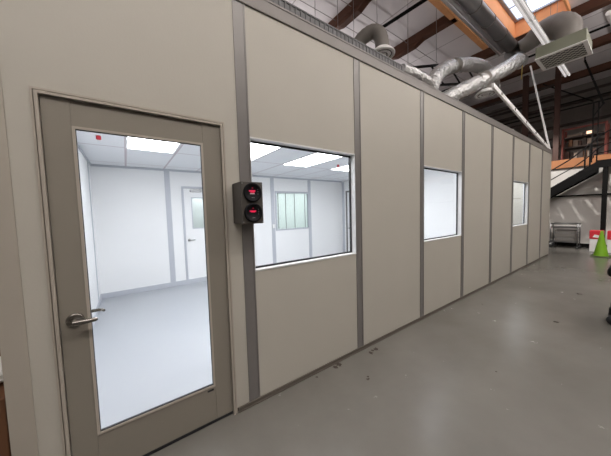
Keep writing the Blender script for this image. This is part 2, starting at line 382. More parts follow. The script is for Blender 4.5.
# ------------------------------------------------------------------ entrance door
o = thing('door_1', (-.61, .03, 0), 'taupe entrance door with tall glass pane and lever handle', 'door', kind='structure')
f = MB()
def ring(f, a, b, top, y0, y1, t):
    f.box((a, y0, 0), (a+t, y1, top)); f.box((b-t, y0, 0), (b, y1, top)); f.box((a+t, y0, top-t), (b-t, y1, top))
ring(f, DL, DR, DT, -.006, .075, .010); ring(f, DL+.010, DR-.010, DT-.010, .003, .075, .005); ring(f, DL+.015, DR-.015, DT-.015, -.012, .075, .013)
obj('door_frame', f, M['frame'], o)
x0, x1, z0, z1 = -1.047, -.173, .026, 2.100; gx0, gx1, gz0, gz1 = -.938, -.290, .272, 1.970; y0, y1 = .004, .048
obj('door_leaf', MB().box((x0, y0, z0), (gx0, y1, z1), .002).box((gx1, y0, z0), (x1, y1, z1), .002)
    .box((gx0, y0+.0015, z0), (gx1, y1, gz0), .002).box((gx0, y0+.0015, gz1), (gx1, y1, z1), .002), M['door'], o)
f = MB(); t = .013
f.box((gx0, y0-.003, gz0), (gx0+t, y0+.012, gz1)); f.box((gx1-t, y0-.003, gz0), (gx1, y0+.012, gz1))
f.box((gx0+t, y0-.003, gz0), (gx1-t, y0+.012, gz0+t)); f.box((gx0+t, y0-.003, gz1-t), (gx1-t, y0+.012, gz1))
f.box((gx0+.001, y0+.012, gz0+.001), (gx0+.006, y1, gz1-.001)); f.box((gx1-.006, y0+.012, gz0+.001), (gx1-.001, y1, gz1-.001))
obj('glazing_bead', f, M['frame'], o)
f = MB(); a, b, c, d = gx0+t, gx1-t, gz0+t, gz1-t
f.box((a, y0+.004, c), (a+.003, y0+.014, d)); f.box((b-.003, y0+.004, c), (b, y0+.014, d)); f.box((a, y0+.002, c), (b, y0+.014, c+.006)); f.box((a, y0+.004, d-.004), (b, y0+.014, d))
obj('gasket', f, M['black'], o)
obj('glass_pane', MB().box((a, y0+.014, c), (b, y0+.019, d)), M['glass'], o)
obj('door_sweep', MB().box((x0, y0+.004, .004), (x1, y1-.005, z0)), M['black'], o)
obj('sticker', MB().box((-.345, y0-.0005, .246), (-.303, y0+.001, .258)), M['black'], o)['label'] = 'small black maker label below the glass'
hd = obj('door_handle', MB().lathe([(0, -.013), (.022, -.013), (.026, -.011), (.034, -.010), (.0375, -.005), (.038, 0)], (-.988, y0, .950), (0, 1, 0), 40)
    .lathe([(0, -.060), (.009, -.060), (.0135, -.057), (.0145, -.05), (.0125, -.03), (.014, -.012)], (-.988, y0, .950), (0, 1, 0), 28)
    .tube([(-.992, y0-.05, .949), (-.965, y0-.056, .950), (-.935, y0-.060, .9505), (-.905, y0-.060, .951), (-.893, y0-.057, .951)], [.016, .0155, .0125, .011, .009], 20, 5), M['nickel'], o)
obj('keyhole', MB().lathe([(0, -.0635), (.006, -.0635), (.0065, -.060)], (-.988, y0, .950), (0, 1, 0), 20), M['base'], hd)
obj('inner_handle', MB().lathe([(0, .012), (.028, .011), (.033, .006), (.034, 0)], (-.988, y1, .950), (0, 1, 0), 40)
    .tube([(-.988, y1, .950), (-.986, y1+.048, .950), (-.965, y1+.060, .951), (-.925, y1+.064, .951), (-.885, y1+.055, .951), (-.873, y1+.035, .949)], [.012, .012, .011, .0095, .009, .0075], 20, 5), M['nickel'], o)

# twin gauge box on the first strip
o = thing('pressure_monitor', (-.024, -.08, 1.42), 'dark grey box with two round black dials glowing red, beside the door', 'monitor')
gx0, gx1, gy, gz0, gz1 = -.103, .057, -.160, 1.420, 1.708
obj('casing', MB().box((gx0, gy, gz0), (gx1, -.0065, gz1), .004), M['darkbox'], o)
obj('mounting_flange', MB().box((gx0-.004, -.020, gz0+.004), (gx1+.004, -.0065, gz1-.004), .002), M['darkbox'], o)
for j, zc in enumerate((1.635, 1.497)):
    d = obj('dial', MB().lathe([(0, -.010), (.052, -.010), (.053, -.014), (.064, -.014), (.066, -.010), (.066, 0)], (-.021, gy, zc), (0, 1, 0), 48), M['dial'], o)
    q = MB(); fy = gy-.0102
    q.box((-.050, fy-.001, zc+.005), (-.004, fy, zc+.015)); 
    if j == 0: q.box((-.040, fy-.001, zc-.002), (-.010, fy, zc+.004))
    else: q.box((-.040, fy-.001, zc+.001), (-.012, fy, zc+.0061))
    q.box((-.028, fy-.001, zc+.028), (-.020, fy, zc+.031))
    obj('red_readout', q, M['led'], d)
    if j == 0: obj('pale_readout', MB().box((-.042, fy-.001, zc-.012), (-.010, fy, zc-.006)), M['ledw'], d)
    for a in range(3): obj('side_mark', MB().box((.014, fy-.001, zc+.020-.016*a), (.018, fy, zc+.023-.016*a)), M['mark'], d)
    for a in range(2): obj('button', MB().box((-.030+.012*a, fy-.001, zc-.038), (-.025+.012*a, fy, zc-.034)), M['mark'], d)
for a, b in ((gx0+.010, gz0+.012), (gx1-.010, gz0+.012), (gx0+.010, gz1-.012), (gx1-.010, gz1-.012)): obj('screw', MB().lathe([(0, -.002), (.003, -.002), (.0035, 0)], (a, gy, b), (0, 1, 0), 12), M['mark'], o)

# ------------------------------------------------------------------ inside the white room
o = thing('door_2', (.71, YB, 0), 'white inner door with small window in the back wall', 'door', kind='structure')
f = MB(); f.box((.255, YB-.016, 0), (.295, YB+.06, 2.12)); f.box((1.125, YB-.016, 0), (1.165, YB+.06, 2.12)); f.box((.295, YB-.016, 2.08), (1.125, YB+.06, 2.12))
obj('door_frame', f, M['instrip'], o)
f = MB(); a, b, c, d = .46, .96, 1.22, 1.87
f.box((.300, YB+.004, .01), (a, YB+.045, 2.075)); f.box((b, YB+.004, .01), (1.120, YB+.045, 2.075)); f.box((a, YB+.004, .01), (b, YB+.045, c)); f.box((a, YB+.004, d), (b, YB+.045, 2.075))
obj('door_leaf', f, M['inwall'], o)
obj('glass_pane', MB().box((a, YB+.02, c), (b, YB+.026, d)), M['greenglass'], o)
f = MB(); f.box((a-.02, YB-.002, c-.02), (a, YB+.02, d+.02)); f.box((b, YB-.002, c-.02), (b+.02, YB+.02, d+.02)); f.box((a, YB-.002, c-.02), (b, YB+.02, c)); f.box((a, YB-.002, d), (b, YB+.02, d+.02))
obj('window_frame', f, M['instrip'], o)
cl = obj('door_closer', MB().box((.42, YB-.06, 2.00), (.66, YB+.004, 2.05), .008), M['galv'], o)
obj('closer_arm', MB().bar((.60, YB-.065, 2.06), (.78, YB-.20, 2.07), .02, .008).bar((.78, YB-.20, 2.07), (.90, YB-.014, 2.085), .02, .008), M['galv'], cl)
obj('lever_handle', MB().lathe([(0, -.01), (.03, -.008), (.03, 0)], (.36, YB+.004, .96), (0, 1, 0), 24).tube([(.36, YB, .96), (.36, YB-.05, .96), (.47, YB-.055, .96)], .01, 12), M['galv'], o)
struct('wall_corridor', MB().box((-.2, 4.9, 0), (1.4, 4.95, 2.46)), M['inwall'], 'white wall beyond the inner door window', 'wall')
o = thing('door_3', (PX, 3.44, 0), 'side door with grey frame in the white partition', 'door', kind='structure')
f = MB(); f.box((PX-.02, 2.98, 0), (PX+.06, 3.03, 2.13)); f.box((PX-.02, 3.85, 0), (PX+.06, 3.90, 2.13)); f.box((PX-.02, 3.03, 2.08), (PX+.06, 3.85, 2.13))
obj('door_frame', f, M['mullion'], o); obj('door_leaf', MB().box((PX, 3.03, .01), (PX+.04, 3.85, 2.08)), M['inwall'], o)
obj('handle', MB().lathe([(0, -.01), (.03, -.008), (.03, 0)], (PX, 3.78, .96), (1, 0, 0), 20).tube([(PX, 3.78, .96), (PX-.05, 3.78, .96), (PX-.055, 3.66, .96)], .01, 12), M['galv'], o)
# wall plate near back-wall strip, seen low through the large window
tag(obj('wall_plate', MB().box((2.40, YB-.03, 1.10), (2.47, YB-.008, 1.20), .003), M['white'], None), 'small white plate on the strip left of the inner window', 'wall plate')

def troffer(x, y, label, w=.60, l=1.20):
    o = thing('ceiling_light', (x+w/2, y+l/2, 2.44), label, 'ceiling light', 'flush ceiling lights in the white room')
    f = MB(); e = .018; zt = 2.46; zb = 2.449
    f.box((x, y, zb), (x+e, y+l, zt)); f.box((x+w-e, y, zb), (x+w, y+l, zt)); f.box((x+e, y, zb), (x+w-e, y+e, zt)); f.box((x+e, y+l-e, zb), (x+w-e, y+l, zt))
    obj('light_frame', f, M['white'], o); obj('diffuser', MB().box((x+e, y+e, 2.4515), (x+w-e, y+l-e, 2.459)), M['lamp'], o)
    return o
for x, lab in ((-.68, 'lit ceiling panel seen through the door glass'), (.58, 'lit ceiling panel at the left corner of the large window'),
               (1.84, 'long lit ceiling panel in the middle of the large window view'), (3.10, 'lit ceiling panel at the right edge of the large window view')):
    troffer(x, 1.35, lab)
for x, lab in ((-.68, 'added unseen ceiling panel just inside the entrance door'), (.58, 'added unseen ceiling panel close behind the large window, left'), (1.84, 'added unseen ceiling panel close behind the large window, right'), (3.10, 'added unseen ceiling panel close behind the middle window')):  # second row added out of view to brighten the white room
    troffer(x, .12, lab)
troffer(6.0, 1.35, 'lit ceiling panel of the second room, nearer its partition'); troffer(7.9, 1.35, 'lit ceiling panel of the second room, nearer its end wall')
for x, lab in ((5.5, 'added ceiling panel at the front of the second room, nearest its partition'), (7.2, 'added ceiling panel behind the farthest window'), (8.6, 'added ceiling panel at the front of the second room, nearest its end wall')):  # panels added to brighten the second room behind its window
    troffer(x, .12, lab)
troffer(3.6, 4.9, 'lit ceiling panel seen through the inner window')
troffer(4.8, 4.9, 'added ceiling panel right beyond the inner window')  # this panel and the next are added to brighten the rear room
troffer(2.2, 4.9, 'added ceiling panel left beyond the inner window')
troffer(.4, 4.22, 'small added ceiling panel beyond the inner door', .6, .6)  # added to light the passage behind the inner door's pane
struct('wall_passage', MB().box((-.25, YB+.08, 0), (-.2, 4.95, 2.5)).box((1.39, YB+.08, 0), (1.43, 4.95, 2.5)), M['inwall'], 'side walls of the passage beyond the inner door')
struct('ceiling.004', MB().box((-.2, YB+.08, 2.46), (1.4, 4.9, 2.5)), M['inceil'], 'ceiling beyond the inner door')
for x, y, lab in ((-.94, 2.05, 'red capped sprinkler head on the ceiling seen through the door glass'), (2.88, 2.04, 'red capped sprinkler head on the ceiling seen through the large window')):
    o = thing('fire_sprinkler', (x, y, 2.46), lab, 'sprinkler', 'red capped sprinklers')
    obj('escutcheon', MB().lathe([(0, 0), (.035, 0), (.033, -.006), (.015, -.008)], (x, y, 2.46)), M['white'], o)
    obj('red_cap', MB().lathe([(.020, -.006), (.024, -.010), (.026, -.045), (.018, -.052), (0, -.052)], (x, y, 2.46)), M['redcap'], o)

# ------------------------------------------------------------------ things on and above the cleanroom top
t = MB(); t.box((.18, .012, 3.110), (2.05, .030, 3.190)); 
for i in range(36): t.box((.19+i*.052, .006, 3.112), (.205+i*.052, .012, 3.180))
t.box((.18, .005, 3.182), (2.05, .06, 3.194))
tag(obj('metal_channel', t, M['ribbed']), 'dark ribbed metal channel lying on the top rail above the large window', 'channel')
bg = MB(); rnd = random.Random(5); q = []
for cx, cy, r_ in ((5.9, .10, .10), (6.15, .08, .07), (6.45, .12, .13), (6.7, .1, .08), (7.0, .1, .06)):
    tt = bmesh.new(); bmesh.ops.create_icosphere(tt, subdivisions=3, radius=1)
    for v in tt.verts:
        k = 1+rnd.uniform(-.08, .08); v.co = Vector((cx+v.co.x*r_*1.8*k, cy+v.co.y*.08*k, 3.11+max(-.001, v.co.z*r_*.75*k)))
    bg._join(tt)
tag(obj('plastic_sheet', bg, M['bag']), 'crumpled white plastic sheet lying on the top rail', 'plastic sheet')

# braces at the far corner
def strut(p, q, lab, holes=True, w=.065):
    o = thing('white_brace', p, lab, 'brace')
    obj('channel', MB().bar(p, q, .04, w, .004), M['strut'], o)
    if holes:
        d = (Vector(q)-Vector(p)); nn = 5
        side = Vector((0, -1, 0))
        for i in range(1, nn+1):
            c = Vector(p)+d*(i/(nn+.5)); obj('slot', MB().lathe([(0, .0), (.030, .0), (.030, .003)], c+side*.0205, (0, -1, 0), 10), M['pipe'], o)
    return o
strut((9.50, .02, 3.11), (4.92, .02, 3.74), 'slotted white brace slanting up from the far wall corner', True, .09)
strut((9.53, .03, 3.11), (9.53, .52, 5.75), 'slim white brace rising steeply from the far wall corner', False, .05)

# round white diffuser with dark neck
def round_diffuser(c, r, lab, neck, m):
    o = thing('round_diffuser', c, lab, 'air diffuser')
    obj('diffuser_plate', MB().lathe([(0, -.012), (r*.28, -.012), (r*.30, .0), (r*.42, .010), (r*.45, -.012), (r*.62, -.010), (r*.64, .004), (r*.78, .012), (r*.82, -.010), (r, -.004), (r*1.0, .012), (r*.8, .06), (r*.62, .09)], c), M['white'], o)
    rg = MB()
    for k in (.36, .71): rg.lathe([(r*(k-.03), -.003), (r*(k+.03), -.003), (r*(k+.03), .001), (r*(k-.03), .001), (r*(k-.03), -.003)], c)
    obj('slot_rings', rg, M['pipe'], o)
    obj('neck', MB().tube(neck, r*.56, 20, 6, .02), M[m], o)
    return o
round_diffuser((2.79, .86, 4.0), .195, 'round white air diffuser above the top rail over the second panel', [(2.79, .86, 4.06), (2.79, .87, 4.22), (2.77, .92, 4.36), (2.72, 1.03, 4.42), (2.64, 1.20, 4.34), (2.58, 1.32, 4.1), (2.55, 1.36, 3.7), (2.55, 1.36, 3.07)], 'wrap')
round_diffuser((5.88, .45, 3.98), .21, 'oval looking white diffuser ring below the foil duct', [(5.88, .45, 4.04), (5.92, .45, 4.2), (6.15, .42, 4.32), (6.5, .5, 4.4)], 'wrap')

def duct(name, pts, r, m, lab, ribs=.03, steps=8, bands=()):
    o = thing(name, pts[0], lab, 'duct')
    obj('duct_body', MB().tube(pts, r, 24, steps, ribs), M[m], o)
    for p, q, rr in bands:
        obj('band', MB().tube([p, q], rr, 24), M['wrap' if m != 'wrap' else 'galv'], o)
    return o
# arching flexible duct and straight foil duct
duct('flexible_duct', [(4.42, .95, 3.5), (4.50, .95, 4.0), (4.85, .93, 4.38), (5.45, .9, 4.68), (6.3, .85, 4.93), (6.9, .82, 5.0), (7.25, .8, 4.86), (7.28, .75, 4.6), (7.0, .68, 4.45)], .15, 'foil',
     'silver flexible duct arching above the top rail', .02, 8, [((5.28, .905, 4.61), (5.45, .9, 4.68), .154)])
duct('foil_duct', [(4.95, .95, 3.80), (5.20, .80, 3.96), (5.75, .45, 4.26), (6.35, .22, 4.58), (6.80, .14, 4.84)], .155, 'foil',
     'straight crinkled foil duct rising right to the dark trunk duct', .02, 8, [((5.62, .53, 4.19), (5.80, .43, 4.29), .160)])
td = duct('trunk_duct', [(1.5, .34, 5.35), (4.0, .34, 5.35), (7.25, .34, 5.35)], .13, 'galvd', 'wide dark round trunk duct running along under the skylight edge', .0, 1,
     [((x, .34, 5.35), (x+.03, .34, 5.35), .136) for x in (4.9, 5.6, 6.3, 7.0)])
obj('branch', MB().tube([(7.30, .38, 5.30), (7.15, .27, 5.08), (6.95, .14, 4.86)], .16, 24, 4), M['galv'], td)
duct('spiral_duct', [(1.5, .53, 5.35), (4.0, .53, 5.35), (7.1, .53, 5.35)], .045, 'bright', 'thin bright spiral duct beside the wide dark duct', .0, 1)
duct('small_pipe_duct', [(1.5, .63, 5.38), (4.0, .63, 5.38), (7.3, .63, 5.38)], .028, 'bright', 'slim grey pipe between the two straight ducts', .0, 1)
# elbow to the box diffuser
o = thing('box_diffuser', (6.92, -.58, 4.6), 'grey green box air diffuser with perforated face hanging below the skylight', 'air diffuser')
bx0, bx1, by0, by1, bz0, bz1 = 6.55, 7.28, -.95, -.22, 4.6, 4.84
obj('diffuser_box', MB().box((bx0, by0, bz0+.01), (bx1, by1, bz1), .006), M['boxgreen'], o)
f = MB(); e = .05
f.box((bx0-.012, by0-.012, bz0-.006), (bx1+.012, by0+e, bz0+.012)); f.box((bx0-.012, by1-e, bz0-.006), (bx1+.012, by1+.012, bz0+.012))
f.box((bx0-.012, by0+e, bz0-.006), (bx0+e, by1-e, bz0+.012)); f.box((bx1-e, by0+e, bz0-.006), (bx1+.012, by1-e, bz0+.012))
obj('face_frame', f, M['white'], o)
obj('perforated_face', MB().box((bx0+e, by0+e, bz0-.001), (bx1-e, by1-e, bz0+.009)), M['grille'], o)
obj('elbow_duct', MB().tube([(7.12, .20, 5.25), (7.15, .03, 5.30), (7.15, -.20, 5.42), (7.12, -.45, 5.38), (7.02, -.62, 5.18), (6.95, -.64, 4.84)], [.155, .17, .22, .245, .225, .18], 24, 7, .012), M['wrap'], o)

# fluorescent strips
def strip_light(x0, x1, y, z, lab, lit=False, grp='fluorescent strips over the aisle'):
    o = thing('fluorescent_fixture', ((x0+x1)/2, y, z), lab, 'ceiling light', grp)
    obj('housing', MB().prism([(x0, y-.035, z+.06), (x0, y-.066, z), (x0, y+.066, z), (x0, y+.035, z+.06)], (x1-x0, 0, 0)), M['white'], o)
    for s in (-1, 1):
        obj('tube', MB().tube([(x0+.03, y+s*.036, z-.018), (x1-.03, y+s*.036, z-.018)], .017, 12), M['tube'] if lit else M['glowtube'], o)
    for x in (x0+.3, x1-.3): obj('hanger', MB().tube([(x, y, z+.06), (x, y, RZ)], .004, 6), M['wire'], o)
    return o
M['glowtube'] = mat('unlit_tube_added_glow', (.85, .85, .85), .5, 0, .01, 5, 0, emit=(1, .95, .95), estr=.45)  # faint glow added to tubes taken as off, lightens the fixture underside
M['tube'] = mat('lit_tube', (.9, .9, .9), .5, 0, .01, 5, 0, emit=(1, .96, .9), estr=6)
labs = ['white strip light crossing the skylight', 'white strip light behind the box diffuser', 'farthest white strip light past the box diffuser']
for i, x in enumerate((3.93, 5.70, 7.47)): strip_light(x, x+1.76, -.326, 5.0, labs[i])

# skylight
o = thing('skylight', ((SX0+SX1)/2, (SY0+SY1)/2, 6.5), 'bright skylight with orange plywood sides', 'skylight')
f = MB(); t = .04
f.box((SX0-t, SY0-t, 6.48), (SX1+t, SY0, 6.95)); f.box((SX0-t, SY1, 6.48), (SX1+t, SY1+t, 6.95)); f.box((SX0-t, SY0, 6.48), (SX0, SY1, 6.95)); f.box((SX1, SY0, 6.48), (SX1+t, SY1, 6.95))
obj('curb', f, M['curb'], o)
f = MB(); f.box((SX0-.13, SY1+t, 6.47), (SX1+.10, SY1+.13, RZ)); f.box((SX0-.13, SY0-t, 6.47), (SX0-t, SY1+t, RZ))
obj('outer_flashing', f, M['galvd'], o)
f = MB(); e = .07
f.box((SX0, SY0, 6.90), (SX1, SY0+e, 6.95)); f.box((SX0, SY1-e, 6.90), (SX1, SY1, 6.95)); f.box((SX0, SY0+e, 6.90), (SX0+e, SY1-e, 6.95)); f.box((SX1-e, SY0+e, 6.90), (SX1, SY1-e, 6.95))
for k in range(1, 4): f.box((SX0+e+k*(SX1-SX0-2*e)/4-.015, SY0+e, 6.91), (SX0+e+k*(SX1-SX0-2*e)/4+.015, SY1-e, 6.94))
obj('skylight_frame', f, M['curbframe'], o)
obj('pane', MB().box((SX0+e, SY0+e, 6.94), (SX1-e, SY1-e, 6.95)), M['skyglass'], o)

# roof beams (8 ft apart), purlins, braces
BZ = 6.40
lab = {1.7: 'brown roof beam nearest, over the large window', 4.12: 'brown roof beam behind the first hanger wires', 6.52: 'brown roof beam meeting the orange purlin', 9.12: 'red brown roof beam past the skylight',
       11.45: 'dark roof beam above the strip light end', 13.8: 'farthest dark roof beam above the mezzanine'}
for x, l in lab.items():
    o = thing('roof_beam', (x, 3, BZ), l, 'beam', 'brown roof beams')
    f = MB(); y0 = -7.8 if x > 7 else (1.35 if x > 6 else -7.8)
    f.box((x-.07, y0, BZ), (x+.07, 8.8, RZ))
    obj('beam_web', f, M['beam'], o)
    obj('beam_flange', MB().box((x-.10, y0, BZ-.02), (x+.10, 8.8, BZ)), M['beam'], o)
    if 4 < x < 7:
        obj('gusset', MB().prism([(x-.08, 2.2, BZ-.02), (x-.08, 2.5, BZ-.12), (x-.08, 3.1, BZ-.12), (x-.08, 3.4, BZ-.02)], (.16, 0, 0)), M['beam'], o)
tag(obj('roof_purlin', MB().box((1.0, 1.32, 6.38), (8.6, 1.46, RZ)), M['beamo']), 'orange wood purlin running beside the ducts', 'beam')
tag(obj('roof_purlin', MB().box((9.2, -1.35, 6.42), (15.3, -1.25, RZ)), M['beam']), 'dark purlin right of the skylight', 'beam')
for i, (y, z) in enumerate(((3.25, 6.5), (2.70, 6.5))):
    tag(obj('roof_conduit', MB().tube([(-2, y, z), (12.5, y, z)], .008, 8), M['wire']), ('thin conduit under the roof, second from the left', 'thin conduit under the roof, third from the left', 'thin conduit under the roof nearest the orange purlin', 'thin conduit under the roof, leftmost')[i], 'conduit', 'thin roof conduits')
sm = MB()
for x in (2.9, 5.3, 7.7): sm.box((x-.012, 1.5, RZ-.006), (x+.012, 8.8, RZ+.001))
for x in (9.9, 10.6, 12.6): sm.box((x-.012, -7.8, RZ-.006), (x+.012, 8.8, RZ+.001))
struct('trim_%d' % n, sm, M['roofseam'], 'dark seams in the white roof insulation', 'trim'); n += 1
tag(obj('black_pipe', MB().tube([(3.98, 2.9, 5.5), (4.17, .9, 5.5), (4.31, -.5, 5.5)], .035, 12), M['pipe']), 'black pipe crossing the white roof left of the orange purlin', 'pipe')
hw = [(3.3, 2.4), (3.75, 2.35), (4.2, 2.05), (5.2, 1.9), (2.5, 2.2), (6.0, 1.6)]
for i, (x, y) in enumerate(hw):
    tag(obj('hanger_wire', MB().tube([(x, y, 3.06), (x, y, RZ)], .006, 6), M['wire']), 'thin vertical hanger wire dropping to the room top, ' + ('left of the black pipe', 'just left of the black pipe', 'right of the round diffuser neck', 'near the orange purlin', 'leftmost of all', 'beside the arching duct')[i], 'wire', 'hanger wires')
# black lattice seen under the arching duct
o = thing('black_truss', (6.6, 1.9, 4.6), 'black lattice brace behind the arching duct', 'truss')
obj('chord', MB().bar((5.6, 2.0, 5.2), (7.9, 1.3, 5.75), .05, .05), M['pipe'], o); obj('chord', MB().bar((5.7, 2.0, 4.75), (8.1, 1.3, 5.2), .05, .05), M['pipe'], o)
for i in range(4):
    a = Vector((5.6, 2.0, 5.2)).lerp(Vector((7.9, 1.3, 5.75)), i/4); b = Vector((5.7, 2.0, 4.75)).lerp(Vector((8.1, 1.3, 5.2)), (i+.6)/4)
    obj('web_bar', MB().bar(a, b, .03, .03), M['pipe'], o)
duct('foil_hose', [(2.95, .62, 3.72), (3.3, .60, 3.74), (3.8, .62, 3.72), (4.25, .75, 3.62), (4.5, .95, 3.4)], .075, 'foil', 'slim foil hose running along above the top rail', .04, 12)
tag(obj('yellow_strap', MB().bar((7.0, .1, 4.95), (6.95, .1, 4.45), .02, .01), mat('yellow_strap', (.55, .42, .12), .6)), 'yellow strap dangling from the duct joint', 'strap')
tag(obj('roof_drain_pipe', MB().tube([(8.6, -1.05, 5.9), (12.0, -1.25, 5.9)], .055, 12), M['strut']), 'white pipe at the upper right under the roof', 'pipe')
tag(obj('sprinkler_pipe', MB().tube([(9.9, -7, 6.2), (9.9, 5, 6.2)], .03, 10), M['pipe']), 'thin dark pipe parallel to the roof beams past the skylight', 'pipe')

# ------------------------------------------------------------------ far end: columns, mezzanine, stairs
struct('floor.002', MB().box((12.3, -8, 2.93), (15.5, 9, 3.10)), M['farwall'], 'mezzanine deck', 'floor')
tag(obj('mezzanine_fascia', MB().box((12.22, -8, 2.83), (12.30, 9, 3.13), .005), M['fascia']), 'orange wood edge beam of the mezzanine', 'beam')
for y0, y1, x, lab in ((.32, .42, 12.42, 'red brown steel column nearest the stairs'), (1.22, 1.34, 12.42, 'red brown steel column further left above the room corner')):
    o = thing('steel_column', (x, y0, 3.13), lab, 'column', 'mezzanine columns')
    f = MB(); f.box((x-.07, y0-.02, 3.13), (x-.058, y1+.03, RZ)); f.box((x+.058, y0-.02, 3.13), (x+.07, y1+.03, RZ)); f.box((x-.058, y0+.04, 3.13), (x+.058, y0+.055, RZ))
    obj('column_shaft', f, M['redcol'], o); obj('base_plate', MB().box((x-.12, y0-.06, 3.13), (x+.13, y1+.12, 3.15)), M['redcol'], o)
for i, z in enumerate((3.55, 3.95, 4.35, 4.75, 5.15, 5.55, 5.95)):
    tag(obj('wall_girt', MB().box((12.5, .50, z), (12.56, 4.5, z+.07)), M['girt']), 'dark horizontal girt left of the steel column, ' + ('lowest', 'second up', 'third up', 'fourth up', 'fifth up', 'second from top', 'topmost')[i], 'girt', 'girts between the columns')
for i, z in enumerate((4.1, 5.0, 5.85, 6.25)):
    tag(obj('wall_girt', MB().box((15.3, -7, z), (15.4, 7, z+.09)), M['girt']), 'dark girt across the upper wall, ' + ('lowest', 'second up', 'third up', 'topmost')[i], 'girt', 'girts on the upper wall')
for i, (z, y) in enumerate(((5.10, -4), (5.32, -4))):
    tag(obj('dark_pipe', MB().tube([(13.0, -6, z), (13.0, 5, z)], .025, 8), M['pipe']), ('lower', 'upper')[i]+' of the two black pipes across the upper wall', 'pipe', 'pipes over the mezzanine')
tag(obj('truss_rod', MB().tube([(13.0, .9, 6.3), (13.0, -.45, 5.15)], .02, 8), M['pipe']), 'thin diagonal rod under the roof above the rack', 'rod')

# pallet rack on the mezzanine
o = thing('pallet_rack', (13.0, -.25, 3.10), 'red storage rack with dim shelves on the mezzanine', 'rack')
for y in (.28, -.78):
    for x in (12.95, 13.5): obj('upright', MB().box((x-.03, y-.03, 3.10), (x+.03, y+.03, 4.36)), M['rack'], o)
for z in (4.30, 3.98, 3.62): obj('shelf_beam', MB().box((12.93, -.75, z), (12.97, .25, z+.05)), M['rack' if z > 4 else 'girt'], o)
for z in (3.98, 3.62, 3.2): obj('shelf', MB().box((12.97, -.75, z), (13.5, .25, z+.03)), M['girt'], o)
k = 0
pal = [M['cream'], M['girt'], M['card'], M['cream'], M['redcol'], M['girt']]
for z in (3.23, 3.65):
    y = .22
    for j in range(7):
        wd = .07+.05*((j*37+int(z*10)) % 3)/2; hh = .20+.04*((j*5+int(z*10)) % 3)
        tag(obj('storage_box', MB().box((13.0, y-wd, z), (13.25, y, z+hh), .005), pal[(j+int(z*7)) % 6]), 'small dim box standing in the row on the %s rack shelf' % ('lower' if z < 3.5 else 'middle'), 'box', 'boxes on the lower rack shelf' if z < 3.5 else 'boxes on the middle rack shelf')
        y -= wd+.02
o = thing('work_lamp', (12.98, -.36, 4.02), 'small glowing warm lamp on the top rack shelf', 'lamp')
obj('lamp_body', MB().box((13.04, -.46, 4.012), (13.12, -.30, 4.16), .01), M['girt'], o)
obj('lamp_lens', MB().box((13.02, -.45, 4.025), (13.04, -.31, 4.15), .004), M['bulb'], o)
o = thing('storage_box', (13.0, -.05, 4.01), 'long low box on the top rack shelf left of the lamp', 'box'); obj('box_body', MB().box((13.0, -.22, 4.012), (13.4, .18, 4.12), .006), M['cream'], o)

# stairs
X0, X1 = 11.5, 12.12
o = thing('staircase', (11.8, .5, 0), 'black steel staircase rising right to the mezzanine', 'staircase')
sl = .70
def sz(y): return 2.85-sl*(y+.72)      # top edge of the stringer
yb = -.72+2.80/sl
for x in (X0, X1-.05):
    obj('stringer', MB().prism([(x, -.72, 2.85), (x, yb, sz(yb)), (x, yb, 0.0), (x, yb-.30, 0.0), (x, -.72, 2.85-.33)], (.05, 0, 0)), M['pipe'], o)
ns = 15
for i in range(ns):
    z = (i+1)*2.85/(ns+1); y = -.72+(2.85-z)/sl
    obj('tread', MB().box((X0+.05, y-.125, z-.13), (X1-.05, y+.125, z-.06)), M['pipe'], o)
obj('landing_edge', MB().box((X0, -4, 2.64), (X0+.05, -.72, 2.88)), M['pipe'], o); obj('landing', MB().box((X0+.05, -4, 2.74), (12.22, -.72, 2.80)), M['pipe'], o)
obj('support_column', MB().box((X0+.02, -.955, 0), (X0+.12, -.845, 2.64)), M['pipe'], o)
rp = [(yb-.3, sz(yb-.3)+.58), (.38, 2.675), (-.12, 3.02), (-.56, 3.43), (-.72, 3.62), (-.97, 3.76), (-1.4, 3.80), (-4, 3.80)]
obj('handrail', MB().tube([(X0+.02, y, z) for y, z in rp], .020, 10, 5), M['pipe'], o)
rp2 = [(yb-.3, sz(yb-.3)+.28), (.374, 2.36), (-.20, 2.74), (-.56, 3.06), (-.72, 3.24), (-.98, 3.38), (-1.4, 3.40), (-4, 3.40)]
obj('middle_rail', MB().tube([(X0+.02, y, z) for y, z in rp2], .016, 10, 5), M['pipe'], o)
obj('lower_rail', MB().tube([(X0+.02, -.6, 2.95), (X0+.02, -1.0, 3.13), (X0+.02, -4, 3.15)], .016, 10, 5), M['pipe'], o)
for y, a, b in ((-.46, 2.66, 3.34), (-.57, 2.74, 3.44), (-1.6, 2.88, 3.8), (1.2, 1.5, 2.08), (2.3, .75, 1.33)):
    obj('rail_post', MB().box((X0+.0, y-.02, a), (X0+.04, y+.02, b)), M['pipe'], o)
# tall black frame with diagonal
o = thing('black_hoist_frame', (11.6, -.65, 2.88), 'tall black frame of two posts and a diagonal above the stair landing', 'frame')
obj('post', MB().box((11.62, -.605, 2.85), (11.65, -.575, 4.76)), M['pipe'], o); obj('post', MB().box((11.62, -.715, 2.85), (11.65, -.685, 4.72)), M['pipe'], o)
obj('diagonal_arm', MB().bar((11.635, -.80, 4.62), (11.635, -.36, 6.15), .05, .06), M['pipe'], o)
obj('cross_bar', MB().bar((11.635, -.59, 4.3), (11.635, -.80, 4.66), .04, .03), M['pipe'], o)
obj('top_hanger', MB().box((11.62, -.375, 6.1), (11.65, -.345, RZ)), M['pipe'], o)
# horizontal black bar on the far wall
tag(obj('wall_rail', MB().box((12.22, -5, 1.79), (12.29, 5, 1.84)), M['pipe']), 'long black horizontal rail on the far wall under the stairs', 'rail')

